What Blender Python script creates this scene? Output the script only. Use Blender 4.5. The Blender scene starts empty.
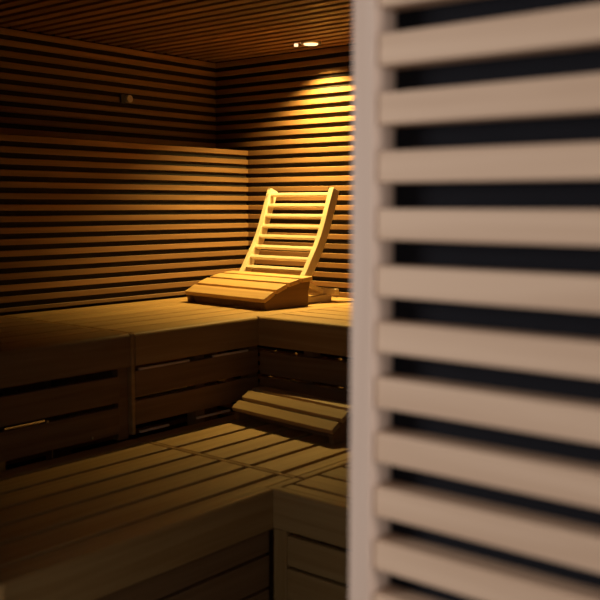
import bpy, bmesh, math
from mathutils import Vector, Matrix

S = bpy.context.scene
COL = S.collection

# ---------------------------------------------------------------- camera
yaw, pitch, roll = 0.6917, 0.1006, 0.0015
F = Vector((-math.sin(yaw) * math.cos(pitch), math.cos(yaw) * math.cos(pitch), -math.sin(pitch)))
R0 = Vector((math.cos(yaw), math.sin(yaw), 0))
U0 = R0.cross(F)
Rv = math.cos(roll) * R0 + math.sin(roll) * U0
Uv = -math.sin(roll) * R0 + math.cos(roll) * U0
cd = bpy.data.cameras.new('camera')
cam = bpy.data.objects.new('camera', cd)
COL.objects.link(cam)
m = Matrix((Rv, Uv, -F)).transposed().to_4x4()
m.translation = Vector((3.4684, -3.5047, 1.2888))
cam.matrix_world = m
cd.sensor_width = 36
cd.lens = 934.1 / 600 * 36
cd.clip_start = 0.02
cd.dof.use_dof = True
cd.dof.focus_distance = 4.1
cd.dof.aperture_fstop = 3.3
S.camera = cam

# ---------------------------------------------------------------- world, lights, exposure
w = bpy.data.worlds.new('world')
S.world = w
w.use_nodes = True
bg = w.node_tree.nodes['Background']
bg.inputs[0].default_value = (1.0, 0.94, 0.91, 1)
bg.inputs[1].default_value = 0.22

def area_light(name, loc, target, sx, sy, power, col, spread=180):
    ld = bpy.data.lights.new(name, 'AREA')
    ld.shape = 'RECTANGLE'; ld.size = sx; ld.size_y = sy
    ld.energy = power; ld.color = col; ld.spread = math.radians(spread)
    o = bpy.data.objects.new(name, ld); COL.objects.link(o)
    o.location = loc
    o.rotation_euler = (Vector(target) - Vector(loc)).to_track_quat('-Z', 'Y').to_euler()
    return o

# daylight of the anteroom outside the cabin, plus an added side fill
area_light('anteroom_daylight', (0.6, -4.6, 1.5), (2.9, -2.55, 1.15), 1.1, 1.5, 58, (1.0, 0.93, 0.88))
area_light('post_side_fill', (4.8, -2.76, 1.25), (2.8, -2.56, 1.15), 0.08, 1.3, 11, (1.0, 0.92, 0.86), 120)  # unseen fill, added to brighten the side faces of the screen post

# the ceiling lamp over the corner of the upper bench
LX, LY, CEIL = 0.747, -0.145, 2.022
sd = bpy.data.lights.new('spotlight_beam', 'SPOT')
sd.energy = 178
sd.color = (1.0, 0.68, 0.19)
sd.spot_size = math.radians(119)
sd.spot_blend = 1.0
sd.shadow_soft_size = 0.022
so = bpy.data.objects.new('spotlight_beam', sd); COL.objects.link(so)
so.location = (LX, LY, CEIL - 0.014)
so.rotation_euler = (math.radians(0), 0, 0)

S.view_settings.view_transform = 'Standard'
S.view_settings.look = 'None'
S.view_settings.gamma = 1
S.view_settings.use_curve_mapping = False
S.view_settings.exposure = 0.0

# ---------------------------------------------------------------- materials
def wood(name, c1, c2, axis, rough=0.55, vary=0.25, scale=1.0, bump=0.15):
    mt = bpy.data.materials.new(name); mt.use_nodes = True
    nt = mt.node_tree; N = nt.nodes; L = nt.links
    b = N['Principled BSDF']
    tc = N.new('ShaderNodeTexCoord'); mp = N.new('ShaderNodeMapping')
    s = [38 * scale] * 3; s['XYZ'.index(axis)] = 1.6 * scale
    mp.inputs['Scale'].default_value = s
    L.new(tc.outputs['Object'], mp.inputs['Vector'])
    geo = N.new('ShaderNodeNewGeometry')
    off = N.new('ShaderNodeVectorMath'); off.operation = 'ADD'
    mul = N.new('ShaderNodeMath'); mul.operation = 'MULTIPLY'; mul.inputs[1].default_value = 37.0
    L.new(geo.outputs['Random Per Island'], mul.inputs[0])
    L.new(mp.outputs[0], off.inputs[0]); L.new(mul.outputs[0], off.inputs[1])
    n1 = N.new('ShaderNodeTexNoise'); n1.inputs['Scale'].default_value = 1.0
    n1.inputs['Detail'].default_value = 4; n1.inputs['Distortion'].default_value = 0.6
    L.new(off.outputs[0], n1.inputs['Vector'])
    cr = N.new('ShaderNodeValToRGB')
    cr.color_ramp.elements[0].position = 0.34; cr.color_ramp.elements[0].color = (*c2, 1)
    cr.color_ramp.elements[1].position = 0.62; cr.color_ramp.elements[1].color = (*c1, 1)
    L.new(n1.outputs['Fac'], cr.inputs[0])
    # board to board tone
    mr = N.new('ShaderNodeMapRange')
    mr.inputs['To Min'].default_value = 1 - vary; mr.inputs['To Max'].default_value = 1.0 + vary * 0.3
    L.new(geo.outputs['Random Per Island'], mr.inputs['Value'])
    mx = N.new('ShaderNodeVectorMath'); mx.operation = 'SCALE'
    L.new(cr.outputs[0], mx.inputs[0]); L.new(mr.outputs[0], mx.inputs['Scale'])
    L.new(mx.outputs[0], b.inputs['Base Color'])
    b.inputs['Roughness'].default_value = rough
    b.inputs['Specular IOR Level'].default_value = 0.3
    if bump:
        bp = N.new('ShaderNodeBump'); bp.inputs['Strength'].default_value = bump
        bp.inputs['Distance'].default_value = 0.002
        L.new(n1.outputs['Fac'], bp.inputs['Height']); L.new(bp.outputs[0], b.inputs['Normal'])
    return mt

def plain(name, col, rough=0.6, metal=0.0, noise=0.0, nscale=40):
    mt = bpy.data.materials.new(name); mt.use_nodes = True
    nt = mt.node_tree; N = nt.nodes; L = nt.links; b = N['Principled BSDF']
    b.inputs['Roughness'].default_value = rough; b.inputs['Metallic'].default_value = metal
    nz = N.new('ShaderNodeTexNoise'); nz.inputs['Scale'].default_value = nscale
    tc = N.new('ShaderNodeTexCoord'); L.new(tc.outputs['Object'], nz.inputs['Vector'])
    cr = N.new('ShaderNodeValToRGB')
    cr.color_ramp.elements[0].color = (*[c * (1 - noise) for c in col], 1)
    cr.color_ramp.elements[1].color = (*[min(1, c * (1 + noise)) for c in col], 1)
    L.new(nz.outputs['Fac'], cr.inputs[0]); L.new(cr.outputs[0], b.inputs['Base Color'])
    return mt

C1, C2 = (0.52, 0.325, 0.125), (0.43, 0.25, 0.085)
WX = wood('bench_wood_x', C1, C2, 'X'); WY = wood('bench_wood_y', C1, C2, 'Y'); WZ = wood('bench_wood_z', C1, C2, 'Z')
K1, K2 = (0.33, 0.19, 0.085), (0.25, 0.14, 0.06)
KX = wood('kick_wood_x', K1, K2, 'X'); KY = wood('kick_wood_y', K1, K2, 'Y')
SL1, SL2 = (0.35, 0.19, 0.083), (0.275, 0.142, 0.058)
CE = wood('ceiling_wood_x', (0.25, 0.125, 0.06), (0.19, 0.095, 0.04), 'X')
SX = wood('slat_wood_x', SL1, SL2, 'X'); SY = wood('slat_wood_y', SL1, SL2, 'Y')
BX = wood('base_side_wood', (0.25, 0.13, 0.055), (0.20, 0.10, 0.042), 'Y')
DY = wood('dark_bench_wood_y', (0.38, 0.225, 0.095), (0.29, 0.165, 0.065), 'Y')  # darker tone for the left upper module
DK = wood('dark_kick_wood_y', (0.30, 0.165, 0.07), (0.23, 0.125, 0.052), 'Y')  # same darker tone for its kick boards and legs
P1, P2 = (0.76, 0.62, 0.44), (0.70, 0.55, 0.36)
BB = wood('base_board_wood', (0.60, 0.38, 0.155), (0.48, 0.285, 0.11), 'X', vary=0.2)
PX = wood('pale_wood_x', P1, P2, 'X', vary=0.12); PZ = wood('pale_wood_z', P1, P2, 'Z', vary=0.12)
F1, F2 = (0.65, 0.46, 0.325), (0.56, 0.38, 0.26)
FX = wood('screen_wood_x', F1, F2, 'X', vary=0.10); FZ = wood('screen_wood_z', (0.62, 0.47, 0.38), (0.57, 0.42, 0.33), 'Z', vary=0.05)
DARK = plain('dark_membrane', (0.018, 0.013, 0.010), 0.9, noise=0.3)
FLOORM = plain('floor_tile', (0.06, 0.05, 0.045), 0.5, noise=0.3, nscale=12)
METAL = plain('steel', (0.6, 0.58, 0.55), 0.3, 1.0)
BLACKM = plain('black_metal', (0.02, 0.02, 0.02), 0.45)
PLAST = plain('pale_plastic', (0.55, 0.45, 0.36), 0.4)

def fabric():
    mt = plain('black_acoustic_fabric', (0.011, 0.0115, 0.016), 0.9)
    nt = mt.node_tree; N = nt.nodes; L = nt.links; b = N['Principled BSDF']; b.inputs['Specular IOR Level'].default_value = 0.15
    wv = N.new('ShaderNodeTexWave'); wv.bands_direction = 'X'; wv.inputs['Scale'].default_value = 110
    tc = N.new('ShaderNodeTexCoord'); L.new(tc.outputs['Object'], wv.inputs['Vector'])
    bp = N.new('ShaderNodeBump'); bp.inputs['Strength'].default_value = 0.6; bp.inputs['Distance'].default_value = 0.002
    L.new(wv.outputs['Fac'], bp.inputs['Height']); L.new(bp.outputs[0], b.inputs['Normal'])
    return mt
FAB = fabric()

LAMP = bpy.data.materials.new('lamp_glass'); LAMP.use_nodes = True
b = LAMP.node_tree.nodes['Principled BSDF']
b.inputs['Base Color'].default_value = (0.9, 0.8, 0.6, 1)
b.inputs['Emission Color'].default_value = (1.0, 0.74, 0.42, 1)
b.inputs['Emission Strength'].default_value = 1.6

# ---------------------------------------------------------------- helpers
class MB:
    """collects shapes into one mesh"""
    def __init__(s): s.bm = bmesh.new()
    def box(s, x0, x1, y0, y1, z0, z1, bev=0.0, seg=2, mi=0):
        t = bmesh.new(); bmesh.ops.create_cube(t, size=1)
        for v in t.verts:
            v.co = Vector((x0 + (v.co.x + .5) * (x1 - x0), y0 + (v.co.y + .5) * (y1 - y0), z0 + (v.co.z + .5) * (z1 - z0)))
        if bev: bmesh.ops.bevel(t, geom=t.edges[:], offset=bev, segments=seg, profile=0.5, affect='EDGES')
        s.merge(t, mi); return s
    def merge(s, t, mi=0, mat=None):
        if mat: bmesh.ops.transform(t, matrix=mat, verts=t.verts[:])
        me = bpy.data.meshes.new('tmp')
        for f in t.faces: f.material_index = mi
        t.to_mesh(me); t.free(); s.bm.from_mesh(me); bpy.data.meshes.remove(me)
    def prism(s, pts, x0, x1, bev=0.0, axis='X', mi=0):
        """pts = outline in (y,z), extruded along x (or (x,z) outline along y)"""
        t = bmesh.new()
        P = (lambda a, p, q: (a, p, q)) if axis == 'X' else (lambda a, p, q: (p, a, q))
        v0 = [t.verts.new(P(x0, *p)) for p in pts]; v1 = [t.verts.new(P(x1, *p)) for p in pts]
        n = len(pts)
        t.faces.new(v0); t.faces.new(v1)
        for i in range(n): t.faces.new((v0[i], v0[(i + 1) % n], v1[(i + 1) % n], v1[i]))
        bmesh.ops.recalc_face_normals(t, faces=t.faces[:])
        if bev: bmesh.ops.bevel(t, geom=t.edges[:], offset=bev, segments=2, profile=0.5, affect='EDGES', clamp_overlap=True)
        s.merge(t, mi); return s
    def cyl(s, c, r, h, axis='Z', r2=None, n=28, mi=0):
        t = bmesh.new()
        bmesh.ops.create_cone(t, cap_ends=True, segments=n, radius1=r, radius2=r if r2 is None else r2, depth=h)
        rot = {'Z': Matrix(), 'X': Matrix.Rotation(math.pi / 2, 4, 'Y'), 'Y': Matrix.Rotation(math.pi / 2, 4, 'X')}[axis]
        s.merge(t, mi, Matrix.Translation(c) @ rot); return s
    def build(s, name, mats, parent=None, smooth=False):
        me = bpy.data.meshes.new(name); s.bm.to_mesh(me); s.bm.free()
        if not isinstance(mats, (list, tuple)): mats = [mats]
        for q in mats: me.materials.append(q)
        if smooth:
            for p in me.polygons: p.use_smooth = True
        o = bpy.data.objects.new(name, me); COL.objects.link(o)
        if parent: o.parent = parent; o.matrix_parent_inverse = Matrix.Translation(parent.location).inverted() if not any(parent.rotation_euler) else Matrix()
        return o

def empty(name, loc, label, cat, rz=0, group=None):
    o = bpy.data.objects.new(name, None); COL.objects.link(o)
    o.location = loc; o.rotation_euler = (0, 0, rz); o.empty_display_size = .1
    o['label'] = label; o['category'] = cat; o['kind'] = 'thing'
    if group: o['group'] = group
    return o

def structure(o): o['kind'] = 'structure'; return o

# ---------------------------------------------------------------- the cabin
XR, YF = 3.60, -2.50            # right wall, inner face of the front wall
PT = 0.0454                      # slat pitch
def slat_rows(z_top, z0, z1, h=0.0238):
    zs = []; z = z_top
    while z + PT < z1: z += PT
    while z - h > z0: zs.append((z - h, z)); z -= PT
    return zs

structure(MB().box(-0.1, 5.2, -5.2, 0.15, -0.05, 0.0).build('floor', FLOORM))

mb = MB()
mb.box(-0.1, XR + 0.1, -2.6, 0.1, CEIL + 0.018, CEIL + 0.09, mi=1)
y = -0.006; CP, CW = 0.072, 0.046
while y - CW > -2.5:
    if y > -9:
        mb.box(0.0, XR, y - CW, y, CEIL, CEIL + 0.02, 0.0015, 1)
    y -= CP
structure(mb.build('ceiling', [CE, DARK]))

def slat_wall_x(name, x, y0, y1, z_top, z0, z1):   # wall in a plane x = const, facing +x
    mb = MB(); mb.box(x - 0.14, x - 0.013, y0 - 0.1, y1 + 0.1, 0, CEIL + 0.05, mi=1)
    for a, b in slat_rows(z_top, z0, z1): mb.box(x - 0.013, x, y0, y1, a, b, 0.0015, 1)
    return structure(mb.build(name, [SY, DARK]))
slat_wall_x('wall_left', 0.0, YF, -0.001, 1.5642, 0.02, 2.0195)

mb = MB(); mb.box(-0.14, XR + 0.14, 0.013, 0.14, 0, CEIL + 0.05, mi=1)
for a, b in slat_rows(1.5642, 0.02, 2.0195): mb.box(-0.02, XR, 0.0, 0.013, a, b, 0.0015, 1)
structure(mb.build('wall_back', [SX, DARK]))
mb = MB(); mb.box(XR + 0.022, XR + 0.14, YF, 0.1, 0, CEIL + 0.05, mi=1)
for a, b in slat_rows(1.5642, 0.02, 2.0195): mb.box(XR, XR + 0.022, YF, 0, a, b, 0.0015, 1)
structure(mb.build('wall_right', [SY, DARK]))
mb = MB(); mb.box(-0.14, 1.84, YF - 0.10, YF - 0.001, 0, CEIL + 0.05, 0.002, 1)
mb.box(4.0, 5.2, YF - 0.10, YF, 0, CEIL + 0.05, 0.002, 1)
mb.box(1.8405, 3.9995, YF - 0.10, YF, 1.885, CEIL + 0.05, 0.002, 1)
structure(mb.build('wall_front', [SX]))

# slatted backrest panel standing out from the left wall
pan = empty('backrest_panel', (0.12, -1.25, 0.86), 'long horizontal-slatted timber backrest panel standing proud of the left wall above the upper bench', 'panel')
mb = MB(); mb.box(0.03, 0.2145, YF + 0.01, -0.003, 0.864, 1.556)
mb.build('backing', DARK, pan)
mb = MB(); z = 1.5642
while z > 0.875:
    mb.box(0.215, 0.228, YF + 0.01, -0.003, max(z - 0.0238, 0.867), z, 0.0015, 1); z -= PT
mb.build('slats', SY, pan)

# ---------------------------------------------------------------- benches
def boards(mb, lo, hi, front, pitch, gap, back, along, top, th=0.024):
    """seat boards: the axis across runs from front (front edge) to back; 'along' is the board direction"""
    e = front; sgn = 1 if back > front else -1
    first = True
    while (back - e) * sgn > 0.03:
        wd = pitch - gap
        f = e + sgn * wd
        if (back - f) * sgn < 0: f = back
        a, b = min(e, f), max(e, f)
        if along == 'Y': mb.box(a, b, lo, hi, top - th, top, 0.003, 2)
        else: mb.box(lo, hi, a, b, top - th, top, 0.003, 2)
        e = f + sgn * gap

def fascia_x(lo, hi, x, z0, z1, th=0.030, r=0.014):        # board standing at the front edge, facing +x, rounded top
    pts = [(x - th, z0), (x - 0.002, z0), (x, z0 + 0.002)]
    for k in range(7):
        a = k / 6 * math.pi / 2
        pts.append((x - r + r * math.cos(a), z1 - r + r * math.sin(a)))
    pts.append((x - th, z1))
    return MB().prism(pts, lo, hi, axis='Y')
def fascia_y(lo, hi, y, z0, z1, th=0.030, r=0.014):        # facing -y
    pts = [(y + th, z0), (y + 0.002, z0), (y, z0 + 0.002)]
    for k in range(7):
        a = k / 6 * math.pi / 2
        pts.append((y + r - r * math.cos(a), z1 - r + r * math.sin(a)))
    pts.append((y + th, z1))
    return MB().prism(pts, lo, hi, axis='X')

H1, H2 = 0.50, 0.86
A2, B2 = 1.0462, 0.8330
A1, B1 = 1.7888, 1.5936
SEAM = -1.457                    # module joint, y
G = 0.013
SLOT = 0.0006

# --- upper bench, corner module -------------------------------------------------
t = empty('sauna_bench', (0.6, -0.73, 0), 'upper bench section in the corner, under the slatted lounger backrest', 'bench', group='upper bench sections')
mb = MB(); boards(mb, SEAM + 0.006, -0.008, A2 - 0.030 - SLOT, 0.110, G, 0.24, 'Y', H2)
mb.build('seat', WY, t)
fascia_x(SEAM + 0.006, -B2, A2, 0.7475, H2).build('fascia', WY, t)
MB().box(A2 - 0.030, A2, -B2 + 0.001, -0.01, H2 - 0.03, H2, 0.003).build('edge_board', WY, t)
MB().box(0.24, A2 + 0.001, SEAM - 0.014, SEAM + 0.001, 0.50 + 0.012, H2 - 0.001, 0.003).build('end_panel', WY, t)
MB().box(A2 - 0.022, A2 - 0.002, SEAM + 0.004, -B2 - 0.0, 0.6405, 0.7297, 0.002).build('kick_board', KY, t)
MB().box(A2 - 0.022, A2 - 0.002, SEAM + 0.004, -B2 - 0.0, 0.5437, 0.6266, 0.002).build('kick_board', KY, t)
for yy in (-1.15, -0.86):
    MB().box(A2 - 0.07, A2 - 0.024, yy, yy + 0.045, 0.0, H2 - 0.024).build('leg', KY, t)
for yy in (-1.30, -0.40):
    MB().box(0.30, 0.345, yy, yy + 0.045, 0.0, H2 - 0.024).build('leg', KY, t)

PALE = wood('light_line_tone', (0.85, 0.68, 0.50), (0.80, 0.62, 0.44), 'Y', bump=0)  # pale colour stands in for thin lines of light below the seat
for ya, yb, zz in ((-1.433, -1.199, 0.7297), (-1.078, -0.887, 0.7297), (-1.433, -1.300, 0.5120), (-1.162, -0.989, 0.5120)):
    MB().box(A2 - 0.012, A2 - 0.0025, ya, yb, zz + 0.0002, zz + 0.0080, 0.001).build('painted_light_line', PALE, t)  # added strips with the light put into their colour
# --- upper bench, left module ----------------------------------------------------
t = empty('sauna_bench', (0.6, -2.0, 0), 'dark left-hand upper bench section, left of the joint and above the lower bench', 'bench', group='upper bench sections')
LM = SEAM - 0.018
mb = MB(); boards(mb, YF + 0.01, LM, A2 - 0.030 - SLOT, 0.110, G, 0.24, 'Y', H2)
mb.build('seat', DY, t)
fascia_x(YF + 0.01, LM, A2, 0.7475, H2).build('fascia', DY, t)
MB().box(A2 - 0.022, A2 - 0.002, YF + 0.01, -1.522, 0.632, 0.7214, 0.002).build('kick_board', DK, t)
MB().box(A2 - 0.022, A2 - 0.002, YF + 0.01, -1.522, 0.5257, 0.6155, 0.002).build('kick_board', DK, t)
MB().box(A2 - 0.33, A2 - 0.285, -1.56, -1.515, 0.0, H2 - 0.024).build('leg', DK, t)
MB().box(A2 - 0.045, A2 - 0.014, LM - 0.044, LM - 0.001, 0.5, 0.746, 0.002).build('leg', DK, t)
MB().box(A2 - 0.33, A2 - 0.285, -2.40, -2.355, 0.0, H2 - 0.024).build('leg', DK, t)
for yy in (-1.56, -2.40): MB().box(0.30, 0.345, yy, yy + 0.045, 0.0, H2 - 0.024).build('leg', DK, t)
for sy, sz in ((-1.535, 0.66), (-1.640, 0.535), (-1.81, 0.62)):
    MB().cyl((A2 - 0.0005 if sy < -1.6 else A2 - 0.028, sy, sz), 0.004, 0.006, 'X', n=14).build('screw', METAL, t)

# --- upper bench, right wing along the back wall ----------------------------------
t = empty('sauna_bench', (2.2, -0.4, 0), 'brightly lit upper bench section along the back wall, right of the lounger backrest', 'bench', group='upper bench sections')
mb = MB(); boards(mb, A2 + 0.006, XR - 0.01, -B2 + 0.030 + SLOT, 0.110, G, -0.008, 'X', H2)
mb.build('seat', WX, t)
fascia_y(A2 + 0.0005, XR - 0.01, -B2, 0.7475, H2).build('fascia', WX, t)
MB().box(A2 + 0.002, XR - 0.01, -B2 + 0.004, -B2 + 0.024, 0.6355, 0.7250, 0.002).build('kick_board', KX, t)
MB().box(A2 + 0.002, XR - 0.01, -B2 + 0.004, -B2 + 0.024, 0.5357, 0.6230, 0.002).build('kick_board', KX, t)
for xx in (1.25, 2.3, 3.4):
    MB().box(xx, xx + 0.045, -B2 + 0.03, -B2 + 0.075, 0, H2 - 0.024).build('leg', KX, t)

# --- lower bench, corner module ----------------------------------------------------
t = empty('sauna_bench', (1.4, -1.1, 0), 'lower bench section in the corner, carrying the small wooden headrest', 'bench', group='lower bench sections')
def lower_boards(mb, lo, hi):
    edges = [(A1 - 0.0308, 1.690 + 0.020), (1.690, 1.567 + 0.020), (1.567, 1.455 + 0.020), (1.455, 1.343 + 0.020), (1.343, 1.230 + 0.020), (1.230, 1.112 + 0.020), (1.112, 1.0500)]
    for b, a in edges: mb.box(a, b, lo, hi, H1 - 0.026, H1, 0.003, 2)
mb = MB(); lower_boards(mb, SEAM + 0.006, -0.837); mb.build('seat', WY, t)
MB().box(A1 - 0.0305, A1, -B1 + 0.140, -0.837, H1 - 0.06, H1 + 0.001, 0.006).build('edge_board', WY, t)
MB().box(1.0500, A1 - 0.032, SEAM - 0.012, SEAM + 0.001, H1 - 0.08, H1 + 0.0005, 0.003).build('end_rail', WX, t)
for xx, yy in ((1.60, -1.40), (1.60, -0.90), (1.10, -0.90)):
    MB().box(xx, xx + 0.045, yy, yy + 0.045, 0, H1 - 0.026).build('leg', KY, t)

# --- lower bench, left module -------------------------------------------------------
t = empty('sauna_bench', (1.4, -2.0, 0), 'long lower bench section in the left foreground, running along the left wall', 'bench', group='lower bench sections')
mb = MB(); lower_boards(mb, YF + 0.01, SEAM - 0.017); mb.build('seat', WY, t)
fascia_x(YF + 0.01, -B1, A1, 0.386, H1).build('fascia', WY, t)
MB().box(A1 - 0.030, A1, -B1 + 0.001, -B1 + 0.132, H1 - 0.05, H1, 0.004).build('edge_board', WY, t)
for z0, z1 in ((0.316, 0.380), (0.216, 0.306), (0.116, 0.206), (0.016, 0.106)):
    MB().box(A1 - 0.034, A1 - 0.014, YF + 0.01, -B1, z0, z1, 0.002).build('kick_board', KY, t)
for xx, yy in ((1.70, -2.35), (1.70, -1.75), (1.10, -2.35), (1.10, -1.75)):
    MB().box(xx, xx + 0.045, yy, yy + 0.045, 0, H1 - 0.026).build('leg', KY, t)

# --- lower bench, right wing ----------------------------------------------------------
t = empty('sauna_bench', (2.5, -1.2, 0), 'lower bench section beside the slatted screen, its boards running towards the right', 'bench', group='lower bench sections')
mb = MB()
for a, b in ((-1.562, -1.521), (-1.508, -1.405), (-1.392, -1.290), (-1.277, -1.170), (-1.157, -1.050), (-1.037, -0.930), (-0.917, -0.837)):
    mb.box(A1 + 0.007, XR - 0.01, a, b, H1 - 0.026, H1, 0.003, 2)
mb.build('seat', WX, t)
fascia_y(A1 + 0.0005, XR - 0.01, -B1, 0.390, H1).build('fascia', WX, t)
MB().box(A1 + 0.0005, A1 + 0.048, -B1 + 0.0015, -B1 + 0.022, 0.0, 0.389, 0.002).build('end_stile', WZ, t)
for z0, z1 in ((0.291, 0.376), (0.191, 0.281), (0.091, 0.181)):
    MB().box(A1 + 0.0485, XR - 0.01, -B1 + 0.004, -B1 + 0.024, z0, z1, 0.002).build('kick_board', WX, t)
for xx, yy in ((1.87, -1.54), (3.4, -1.54), (3.4, -0.95)):
    MB().box(xx, xx + 0.045, yy, yy + 0.045, 0, H1 - 0.026).build('leg', KY, t)

# ---------------------------------------------------------------- arched wooden bases
def arc_pts(prof, n):
    """points evenly spaced along a polyline profile"""
    import bisect
    L = [0]
    for a, b in zip(prof, prof[1:]): L.append(L[-1] + math.dist(a, b))
    out = []
    for i in range(n + 1):
        s = L[-1] * i / n; k = min(len(prof) - 2, bisect.bisect_right(L, s) - 1)
        f = (s - L[k]) / (L[k + 1] - L[k]); a, b = prof[k], prof[k + 1]
        out.append((a[0] + (b[0] - a[0]) * f, a[1] + (b[1] - a[1]) * f))
    return out

def arched_base(root, W, prof, nb, th, mat, matside, gapn, foot_in, inset):
    pts = arc_pts(prof, nb)
    for i in range(nb):
        (y0, z0), (y1, z1) = pts[i], pts[i + 1]
        d = Vector((y1 - y0, z1 - z0)); ln = d.length; d.normalize(); n = Vector((-d.y, d.x))
        g = gapn / 2
        a = Vector((y0, z0)) + d * g; b = Vector((y1, z1)) - d * g
        o = [a, b, b - n * th, a - n * th]
        MB().prism([tuple(q) for q in o], 0, W, bev=0.0022).build('board', mat, root)
    # side panels follow the arch from below
    low = []
    for i in range(nb + 1):
        y_, z_ = pts[i]; j = max(0, i - 1); k = min(nb, i + 1)
        d = Vector((pts[k][0] - pts[j][0], pts[k][1] - pts[j][1])).normalized(); n = Vector((-d.y, d.x))
        q = Vector((y_, z_)) - n * (th + 0.0008); low.append((q.x, q.y))
    fr = [(low[0][0] + 0.010, low[0][1])] + low[1:-1] + [(low[-1][0] - foot_in, low[-1][1])]
    outline = fr + [(fr[-1][0] - 0.012, 0.06), (fr[-1][0] - 0.012, 0.0), (fr[0][0] + 0.004, 0.0)]
    for xs in (0.004, W - 0.024):
        MB().prism(outline, xs, xs + 0.020).build('side_panel', matside, root)
    MB().box(0.025, W - 0.025, fr[0][0] + inset, fr[0][0] + inset + 0.014, 0.003, fr[0][1] - 0.001).build('front_rail', matside, root)

# --- the lounger backrest on the upper bench -------------------------------------------
t = empty('lounger_backrest', (0.424, -0.645, H2), 'pale curved ladder-like slatted backrest with arched base, on the upper corner bench', 'backrest', rz=-math.radians(4.6))
prof = [(0.0, 0.045), (0.062, 0.076), (0.112, 0.096), (0.157, 0.109), (0.21, 0.120), (0.26, 0.1265), (0.305, 0.128)]
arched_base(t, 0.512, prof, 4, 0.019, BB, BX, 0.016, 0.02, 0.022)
front = [(0.290, 0.025), (0.296, 0.10), (0.325, 0.145), (0.364, 0.205), (0.404, 0.267), (0.436, 0.332), (0.461, 0.395), (0.484, 0.455), (0.506, 0.511)]
def smooth_curve(p, n=5):
    out = []
    for i in range(len(p) - 1):
        p0 = p[max(i - 1, 0)]; p1 = p[i]; p2 = p[i + 1]; p3 = p[min(i + 2, len(p) - 1)]
        for k in range(n):
            u = k / n
            out.append(tuple(0.5 * (2 * p1[c] + (p2[c] - p0[c]) * u + (2 * p0[c] - 5 * p1[c] + 4 * p2[c] - p3[c]) * u * u + (3 * p1[c] - p0[c] - 3 * p2[c] + p3[c]) * u ** 3) for c in (0, 1)))
    out.append(p[-1]); return out
fc = smooth_curve(front)
LAD = Matrix.Translation((0.06, 0.29, 0)) @ Matrix.Rotation(math.radians(2.3), 4, 'Z') @ Matrix.Translation((-0.06, -0.29, 0))
def lad(o): o.matrix_local = LAD; return o
def offset(c, d):
    out = []
    for i in range(len(c)):
        a = c[max(i - 1, 0)]; b = c[min(i + 1, len(c) - 1)]
        v = Vector((b[0] - a[0], b[1] - a[1])).normalized()
        out.append((c[i][0] + v.y * d, c[i][1] - v.x * d))
    return out
bc = offset(fc, 0.046)
RW = 0.027
rails = []
for x0 in (0.028, 0.512 - 0.074 - RW):
    m_ = MB()
    # strip of quads so the bent outline triangulates well
    tb = bmesh.new(); ring = []
    for (fy, fz), (by, bz) in zip(fc, bc):
        ring.append([tb.verts.new((x0, fy, fz)), tb.verts.new((x0 + RW, fy, fz)), tb.verts.new((x0 + RW, by, bz)), tb.verts.new((x0, by, bz))])
    for r1, r2 in zip(ring, ring[1:]):
        for k in range(4): tb.faces.new((r1[k], r1[(k + 1) % 4], r2[(k + 1) % 4], r2[k]))
    tb.faces.new(ring[0]); tb.faces.new(ring[-1])
    bmesh.ops.recalc_face_normals(tb, faces=tb.faces[:])
    m_.merge(tb); ra = lad(m_.build('side_rail', PZ, t))
    bv = ra.modifiers.new('bevel', 'BEVEL'); bv.width = 0.0025; bv.segments = 2; bv.limit_method = 'ANGLE'
    rails.append(x0)
def at_z(z):
    for a, b in zip(fc, fc[1:]):
        if a[1] <= z <= b[1]:
            f = (z - a[1]) / (b[1] - a[1]); return a[0] + (b[0] - a[0]) * f, Vector((b[0] - a[0], b[1] - a[1])).normalized()
rz_ = [0.152, 0.198, 0.244, 0.291, 0.338, 0.386, 0.434, 0.484]
for z in rz_:
    yy, d = at_z(z); n = Vector((d.y, -d.x))
    c = Vector((yy, z)) + n * 0.004
    h, th = 0.0155, 0.018
    o = [c - d * h / 2, c + d * h / 2, c + d * h / 2 + n * th, c - d * h / 2 + n * th]
    lad(MB().prism([tuple(q) for q in o], rails[0] + RW - 0.002, rails[1] + 0.002, bev=0.002).build('rung', PX, t))
for x0 in rails:
    MB().cyl((x0 + RW / 2, 0.492, 0.508), 0.004, 0.006, 'Y', n=14).build('screw', METAL, t)
# feet and cross bar behind
for x0 in (rails[0] - 0.001, rails[1] + 0.001):
    MB().prism([(0.33, 0.0), (0.50, 0.0), (0.50, 0.020), (0.47, 0.034), (0.36, 0.028), (0.335, 0.05), (0.325, 0.05)], x0, x0 + RW, bev=0.0015).build('foot', PZ, t)
    MB().prism([(0.332, 0.085), (0.345, 0.098), (0.452, 0.055), (0.44, 0.040)], x0 + 0.001, x0 + RW - 0.001, bev=0.0015).build('brace', PZ, t)
MB().box(0.02, 0.505, 0.452, 0.476, 0.036, 0.062, 0.002).build('cross_bar', PX, t)

# --- the headrest on the lower bench -----------------------------------------------------
t = empty('wooden_headrest', (1.118, -1.070, H1 + 0.0006), 'small low arched wooden headrest of wide boards lying on the lower bench', 'headrest', rz=-math.radians(5.5))
prof = [(0.0, 0.046), (0.054, 0.079), (0.102, 0.107), (0.130, 0.114), (0.175, 0.109), (0.215, 0.092)]
H1m = wood('headrest_wood', (0.50, 0.34, 0.17), (0.43, 0.28, 0.13), 'X', vary=0.1)
arched_base(t, 0.505, prof, 4, 0.018, H1m, KX, 0.016, 0.02, 0.05)

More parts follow.
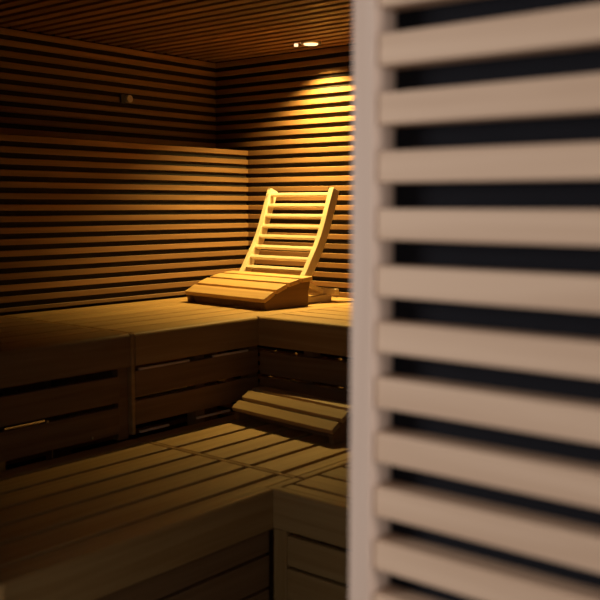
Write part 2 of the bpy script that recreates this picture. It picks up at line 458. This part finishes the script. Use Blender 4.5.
# ---------------------------------------------------------------- lamp and sensor
t = empty('recessed_spotlight', (LX, LY, CEIL), 'small round glowing spotlight set in the slatted ceiling above the corner', 'lamp')
tb = bmesh.new(); n = 36; rings = []
for r, z in ((0.034, CEIL + 0.004), (0.034, CEIL - 0.003), (0.038, CEIL - 0.006), (0.046, CEIL - 0.005), (0.048, CEIL - 0.0005), (0.048, CEIL + 0.004)):
    rings.append([tb.verts.new((LX + r * math.cos(2 * math.pi * k / n), LY + r * math.sin(2 * math.pi * k / n), z)) for k in range(n)])
for a, b in zip(rings, rings[1:]):
    for k in range(n): tb.faces.new((a[k], a[(k + 1) % n], b[(k + 1) % n], b[k]))
m_ = MB(); m_.merge(tb); m_.build('trim_ring', METAL, t, smooth=True)
MB().cyl((LX, LY, CEIL - 0.003), 0.032, 0.010).build('lens', LAMP, t)
MB().cyl((LX - 0.068, LY - 0.022, CEIL - 0.005), 0.009, 0.012).build('glowing_dot', LAMP, t)  # small glowing dot beside the lens

t = empty('wall_sensor', (0.0, -0.60, 1.785), 'tiny round temperature sensor with dark mounting block high on the left wall', 'sensor')
MB().box(0.0005, 0.012, -0.637, -0.612, 1.764, 1.804, 0.002).build('mounting_block', BLACKM, t)
MB().cyl((0.012, -0.592, 1.785), 0.017, 0.022, 'X').build('probe', PLAST, t)

# ---------------------------------------------------------------- slatted screen beside the entrance
YS = -2.5566
t = empty('slatted_screen', (3.35, YS + 0.04, 0), 'large pale slatted timber screen with black backing filling the right half', 'screen')
X0, X1 = 2.768, 3.95
ZB, ZT = 0.06, 1.875
MB().box(X0, 2.8020, YS - 0.003, YS + 0.055, ZB, ZT, 0.003).build('post', FZ, t)
MB().box(X1 - 0.037, X1, YS - 0.003, YS + 0.055, ZB, ZT, 0.003).build('post', FZ, t)
MB().box(2.8025, X1 - 0.0375, YS + 0.042, YS + 0.050, ZB + 0.001, ZT - 0.001).build('backing', FAB, t)
z = 1.4958 + 0.0702 * 7
z -= 0.0702
while z - 0.0385 > ZB:
    if z < ZT:
        MB().box(2.8025, X1 - 0.0375, YS + 0.002, YS + 0.0415, z - 0.0385, z, 0.0025).build('slat', FX, t)
    z -= 0.0702
